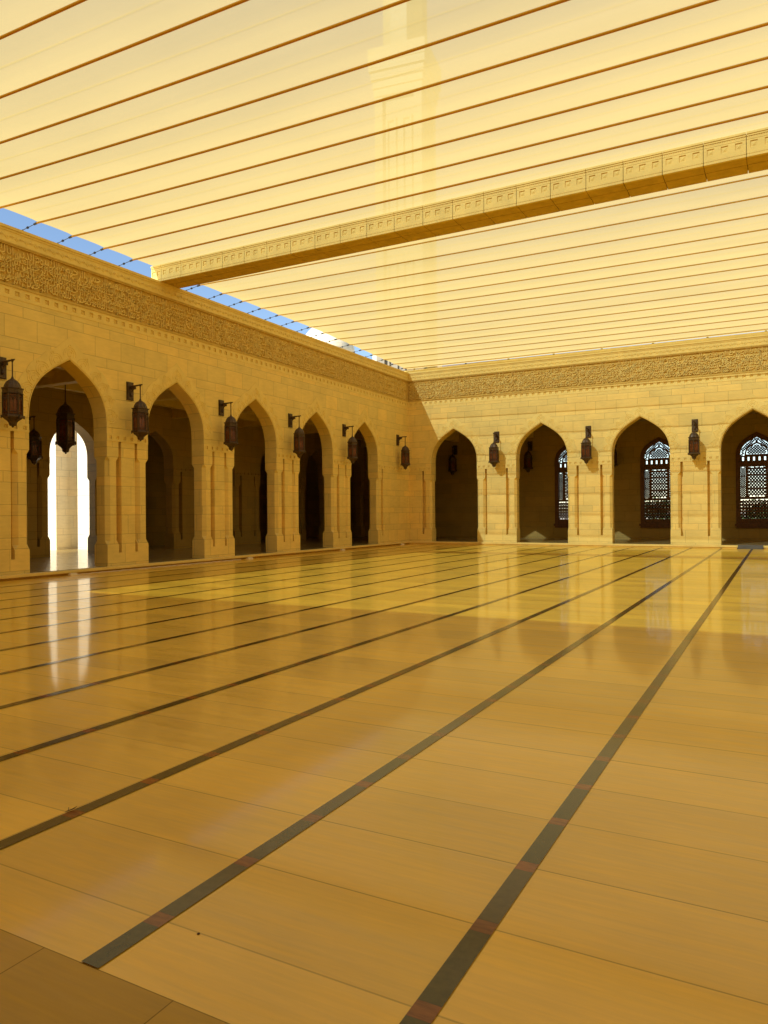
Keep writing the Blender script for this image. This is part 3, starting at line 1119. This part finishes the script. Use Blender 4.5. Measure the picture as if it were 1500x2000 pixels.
def cz(x, y):
    """height of the shade at a cable"""
    u = (x - X0) / (X1 - X0)
    par = 4 * u * (1 - u)
    if y < -17:
        base, amp = 9.40, .36 * min(1, max(0, (-17.6 - y) / 5.5))
    else:
        base = 9.42 - .24 * min(1, max(0, (y + 8) / 8.0))
        amp = .06 + .15 * min(1, max(0, (y + 16.4) / 4)) * min(1, max(0, (-y) / 6.0))
    return base - amp * par


FRONT = [-17.22] + [-18.152 - 1.095 * k for k in range(14)]
BACK = [-16.50, -15.20] + [-14.058 + 1.09 * k for k in range(14)]
BACK = [y for y in BACK if y < .3] + [.56]
print('back cables', BACK[-3:])


def canopy(name, ys, label, near_y):
    ys = sorted(ys)
    root = empty(name, (X0, ys[0], 9.3))
    m = MB()
    seam = MB()
    NX, NY = 44, 6
    for a, b in zip(ys, ys[1:]):
        grid = []
        for j in range(NY + 1):
            t = j / NY
            y = a + (b - a) * t
            e = 4 * t * (1 - t)
            xe = X0 + (.09 if a < -17 else .07) * (e ** .7 if e > 0 else 0)
            row = []
            for i in range(NX + 1):
                x = xe + (X1 - xe) * (i / NX) ** 1.15
                za, zb = cz(x, a), cz(x, b)
                z = za + (zb - za) * t - .020 * e + .012
                row.append(m.p(x, y, z))
            grid.append(row)
        for j in range(NY):
            for i in range(NX):
                m.f.append([grid[j][i], grid[j][i + 1], grid[j + 1][i + 1], grid[j + 1][i]])
        # lapped seam half way between two cables
        yc, row0, row1 = (a + b) / 2, [], []
        for i in range(NX + 1):
            x = X0 + .26 + (X1 - X0 - .26) * i / NX
            z = (cz(x, a) + cz(x, b)) / 2 - .020 + .012 + .006
            row0.append(seam.p(x, yc - .020, z + .002))
            row1.append(seam.p(x, yc + .020, z + .002))
        for i in range(NX):
            seam.f.append([row0[i], row0[i + 1], row1[i + 1], row1[i]])
    o = m.build('fabric', M['fabric'], root, smooth=True, recalc=False)
    o2 = seam.build('seam', M['seam'], root, smooth=True, recalc=False)
    for q in (o, o2): q.location = tuple(-w for w in root.location)
    tag(root, label, 'canopy', 'fabric shade canopies')
    return root


canopy('fabric_canopy', FRONT + [-33.97], 'pale yellow fabric canopy overhead, in front of the stone beam', -33)
canopy('fabric_canopy', BACK, 'pale yellow fabric canopy beyond the stone beam, above the far arcade', 0)

ORD = ['first', 'second', 'third', 'fourth', 'fifth', 'sixth', 'seventh', 'eighth', 'ninth', 'tenth', 'eleventh', 'twelfth', 'thirteenth', 'fourteenth', 'fifteenth', 'sixteenth', 'seventeenth', 'eighteenth']


def cable(y, r, label, group):
    root = empty('canopy_cable', (X0, y, cz(X0, y)))
    off = root.location
    m = MB()
    path = [(X0 + (X1 - X0) * i / 30 - off.x, 0, cz(X0 + (X1 - X0) * i / 30, y) - r - .004 - off.z) for i in range(31)]
    m.tube(path, r, 6)
    m.build('sleeve', M['sleeve'] if r > .02 else M['seam_far'], root, smooth=True)
    m = MB()
    e = (-2.4, 0, -.36)
    m.tube([(0, 0, -r), e], .008, 5)
    m.build('wire', M['wire'], root)
    m = MB()
    m.tube([(X1 - X0, 0, -r), (X1 - X0 + 2.4, 0, -.36)], .011, 5)
    m.build('wire', M['wire'], root)
    m = MB()
    def at(t): return (e[0] * t, 0, -r + (e[2] + r) * t)
    m.tube([at(.0), at(.46)], .009, 6)
    m.tube([at(.0), at(.05)], .030, 6)
    m.tube([at(.15), at(.17)], .032, 6)
    m.tube([at(.24), at(.35)], .017, 6)
    m.tube([at(.41), at(.43)], .022, 6)
    m.build('turnbuckle', M['black'], root)
    tag(root, label, 'cable', group)


fr = sorted(FRONT[1:], reverse=True)
for i, y in enumerate(fr):
    cable(y, .0235, 'ochre cable sleeve under the near canopy, %s in front of the stone beam' % ORD[i], 'cables under the near canopy')
for i, y in enumerate(sorted(BACK)):
    cable(y, .026 if i == 0 else .018, 'thin cable sleeve under the far canopy, %s beyond the stone beam' % ORD[i], 'cables under the far canopy')

# small clamps along the far edge of the shade
m_edge = MB()
for i in range(15):
    x = .75 + 2.25 * i
    m_edge = MB()
    m_edge.lathe([(.004, -.09), (.05, -.08), (.05, 0), (.03, .03)], 8)
    m_edge.box(-.02, .02, -.1, .2, -.03, .0)
    o = m_edge.build('edge_clamp', M['black'], loc=(x, .52, 9.13))
    tag(o, 'small dark clamp on the far canopy edge above the cornice', 'clamp', 'dark clamps along the far canopy edge')

# ------------------------------------------------------------------ small things on the floor
m = MB()
m.loft([[(-.47, 0, 0), (.47, 0, 0), (.47, .42, 0), (-.47, .42, 0)], [(-.47, .05, .02), (.47, .05, .02), (.47, .42, .155), (-.47, .42, .155)]])
m.box(-.485, -.471, 0, .42, 0, .05)
m.box(.471, .485, 0, .42, 0, .05)
o = m.build('threshold_ramp', M['ramp'], loc=(15.88, -.66, 0))
tag(o, 'small worn grey ramp leaning on the far kerb at the arch by the right edge', 'ramp')
m = MB()
path = []
rng = random.Random(5)
for i in range(140):
    y = -20.9 + 6.9 * i / 139
    path.append((.37 + .035 * math.sin(i * .9) + .02 * math.sin(i * .31) + rng.uniform(-.008, .008), y, .014))
m.tube(path, .011, 5)
o = m.build('light_cord', M['cord'])
tag(o, 'wavy white cord lying on the floor along the left kerb', 'cord')
for y, lab in ((-21.0, 'small white socket box on the floor below the bright nearest arch'), (-13.6, 'small white socket box on the floor where the wavy cord ends'),
               (-7.3, 'small white socket box on the floor before the darkest left arch'), (-1.6, 'small white socket box on the floor nearest the corner')):
    m = MB()
    m.box(-.05, .05, -.11, .11, 0, .05)
    m.box(-.035, .035, -.09, .09, .0501, .062)
    m.tube([(0, .11, .02), (0, .2, .012)], .014, 5)
    o = m.build('socket_box', M['cord'], loc=(.40, y, .001))
    tag(o, lab, 'socket box', 'white socket boxes along the left kerb')
m = MB()
m.tube([(0, 0, .004), (.03, .045, .012), (.05, .085, .03)], [.002, .006, .002], 5)
m.tube([(.015, .02, .006), (-.02, .05, .02)], [.004, .002], 5)
m.face([(0, 0, .006), (.035, .02, .014), (.06, .06, .02), (.02, .045, .012)])
o = m.build('dry_leaf', M['leaf'], loc=(13.56, -31.62, .003), recalc=False)
o.scale = (.6, .6, .6)
tag(o, 'tiny dry brown leaf on the floor beside a dark stripe', 'leaf')
m = MB()
m.lathe([(.001, .003), (.005, .0025), (.0065, 0)], 9)
o = m.build('pebble', M['leaf'], loc=(14.997, -32.161, .001))
tag(o, 'tiny brown pebble on a floor joint near the border paving', 'pebble')


# ------------------------------------------------------------------ beyond the walls
def ray_point(px, py, dist):
    d = fw + r2 * ((px - 750) / FPX) + u2 * (-(py - 1000) / FPX)
    d = d / math.hypot(d.x, d.y)
    return Vector(CAM) + d * dist


# minaret seen faintly through the fabric
mx = ray_point(793, 300, 76)
root = empty('minaret', (mx.x, mx.y, 0))
root.scale = (.76, .76, 1.0)
root.rotation_euler = (0, 0, math.radians(8))
m = MB()
m.box(-2.75, 2.75, -2.75, 2.75, 0, 45.0)
for sx in (-1, 1):
    for sy in (-1, 1):
        m.box(sx * 2.72 - .55, sx * 2.72 + .55, sy * 2.72 - .55, sy * 2.72 + .55, 0, 43.6)
m.build('shaft', M['minaret'], root)
m = MB()
for a in (0, PI / 2, PI, -PI / 2):
    ca, sa = math.cos(a), math.sin(a)
    for z0, z1 in ((14, 27), (30, 41.5)):
        for u in (-1.1, 1.1):
            q = [(u - .7, 2.76), (u + .7, 2.76), (u + .7, 2.99), (u - .7, 2.99)]
            pts = [(ca * x - sa * y, sa * x + ca * y) for x, y in q]
            for (e, f) in ((z0, z0 + .3), (z1 - .3, z1)):
                m.loft([[(x, y, e) for x, y in pts], [(x, y, f) for x, y in pts]])
            for off in (-.7, .45):
                q = [(u + off, 2.755), (u + off + .25, 2.755), (u + off + .25, 3.02), (u + off, 3.02)]
                pts = [(ca * x - sa * y, sa * x + ca * y) for x, y in q]
                m.loft([[(x, y, z0) for x, y in pts], [(x, y, z1) for x, y in pts]])
m.build('panel', M['minaret'], root)
m = MB()
for k_, (h, e) in enumerate(((43.7, 3.35), (44.5, 3.5), (45.3, 3.7), (46.1, 3.9))):
    m.box(-e, e, -e, e, h, h + .79)
m.box(-3.95, 3.95, -3.95, -3.8, 46.9, 48.4); m.box(-3.95, 3.95, 3.8, 3.95, 46.9, 48.4)
m.box(-3.95, -3.8, -3.79, 3.79, 46.9, 48.4); m.box(3.8, 3.95, -3.79, 3.79, 46.9, 48.4)
m.build('balcony', M['minaret'], root)
m = MB()
m.lathe([(3.0, 46.9), (3.0, 57), (3.5, 58), (3.5, 59), (2.6, 59.2), (2.6, 63), (2.9, 64), (1.8, 67), (.3, 70), (.05, 73)], 8, 0, 0, PI / 8)
m.build('upper_stage', M['minaret'], root)
tag(root, 'sunlit stone minaret showing faintly through the near fabric canopy', 'minaret')

# white domed kiosk and white block glimpsed in the gap under the shade
dp = ray_point(640, 668, 90)
root = empty('domed_building', (dp.x, dp.y, 0))
zc_ = dp.z - 1.6
m = MB()
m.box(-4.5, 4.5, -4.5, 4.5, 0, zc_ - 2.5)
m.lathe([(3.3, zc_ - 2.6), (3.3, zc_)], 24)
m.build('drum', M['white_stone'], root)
m = MB()
m.lathe([(3.35 * math.cos(a), zc_ + .02 + 3.9 * math.sin(a)) for a in [i * PI / 2 / 12 for i in range(12)]] + [(.05, zc_ + 3.95), (.04, zc_ + 5)], 32)
m.build('dome', M['white_stone'], root, smooth=True)
tag(root, 'white domed building peeking through the gap below the far canopy', 'building')
bp, bq = ray_point(731, 695, 110), ray_point(860, 735, 110)
root = empty('white_building', ((bp.x + bq.x) / 2, (bp.y + bq.y) / 2, 0))
ang = math.atan2(bq.y - bp.y, bq.x - bp.x)
root.rotation_euler = (0, 0, ang)
hw = (bq - bp).length / 2
m = MB()
m.box(-hw, hw, 0, 14, 0, bp.z + 1.6)
m.build('wall', M['white_stone'], root)
m = MB()
m.box(-hw - .3, hw + .3, -.3, 14.3, bp.z + 1.61, bp.z + 2.0)
m.build('roof', M['white_stone'], root)
tag(root, 'white building against the sky above the courtyard corner', 'building')
lp = ray_point(775, 716, 80)
m = MB()
m.tube([(0, 0, 0), (0, 0, lp.z - .7)], .05, 8)
m.tube([(0, 0, lp.z - .7), (0, 0, lp.z - .1)], .16, 8)
m.tube([(0, 0, lp.z - .1), (0, 0, lp.z + .1)], .08, 8)
m.tube([(0, 0, lp.z + .1), (0, 0, lp.z + .75)], .16, 8)
o = m.build('lamp_post', M['black'], loc=(lp.x, lp.y, 0))
tag(o, 'dark lamp post head before the white building, above the corner', 'lamp post')
ap = ray_point(752, 700, 80)
m = MB()
m.tube([(0, 0, 0), (0, 0, ap.z + 1)], .035, 6)
m.tube([(-.3, 0, ap.z - .3), (.3, 0, ap.z - .3)], .02, 5)
o = m.build('antenna_mast', M['wire'], loc=(ap.x, ap.y, 0))
tag(o, 'thin antenna mast before the white building, beside the lamp post', 'antenna')

# garden outside the lattice windows
for i, (x, y, h, r, lab) in enumerate(((7.5, 16.5, 3.2, 1.5, 'leafy green shrub glimpsed through the half hidden lattice window'),
                                     (9.7, 18.5, 2.6, 1.6, 'leafy green tree glimpsed through the complete lattice window'),
                                     (16.0, 19.0, 2.2, 1.3, 'low green shrub glimpsed through the lattice window at the right edge'))):
    root = empty('shrub', (x, y, 0))
    rng = random.Random(40 + i)
    m = MB()
    for k_ in range(1100):
        a, b, c = rng.gauss(0, .42), rng.gauss(0, .42), rng.gauss(0, .36)
        px, py, pz = a * r, b * r, h * .55 + c * h * .55
        if pz < .1: continue
        s_ = rng.uniform(.07, .15)
        n1 = Vector((rng.gauss(0, 1), rng.gauss(0, 1), rng.gauss(0, 1))).normalized() * s_
        n2 = n1.orthogonal().normalized() * s_ * .6
        P = Vector((px, py, pz))
        m.face([tuple(P - n1), tuple(P + n2), tuple(P + n1), tuple(P - n2)])
    m.build('crown', M['foliage'], root, recalc=False)
    m = MB()
    m.tube([(0, 0, 0), (.05, 0, h * .3), (0, .06, h * .6)], [.10, .07, .03], 7)
    for q in range(5):
        a = q * 1.3
        m.tube([(0, 0, h * .2), (math.cos(a) * r * .4, math.sin(a) * r * .4, h * .6)], [.05, .015], 5)
    m.build('trunk', M['bark'], root)
    tag(root, lab, 'shrub')
m = MB()
m.box(-14, -1.5, 28, 29, 0, 3.4)
m.box(-14.2, -1.3, 27.9, 29.1, 3.401, 3.6)
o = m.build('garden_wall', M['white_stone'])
tag(o, 'pale garden wall in sunlight seen through the lattice windows', 'wall')
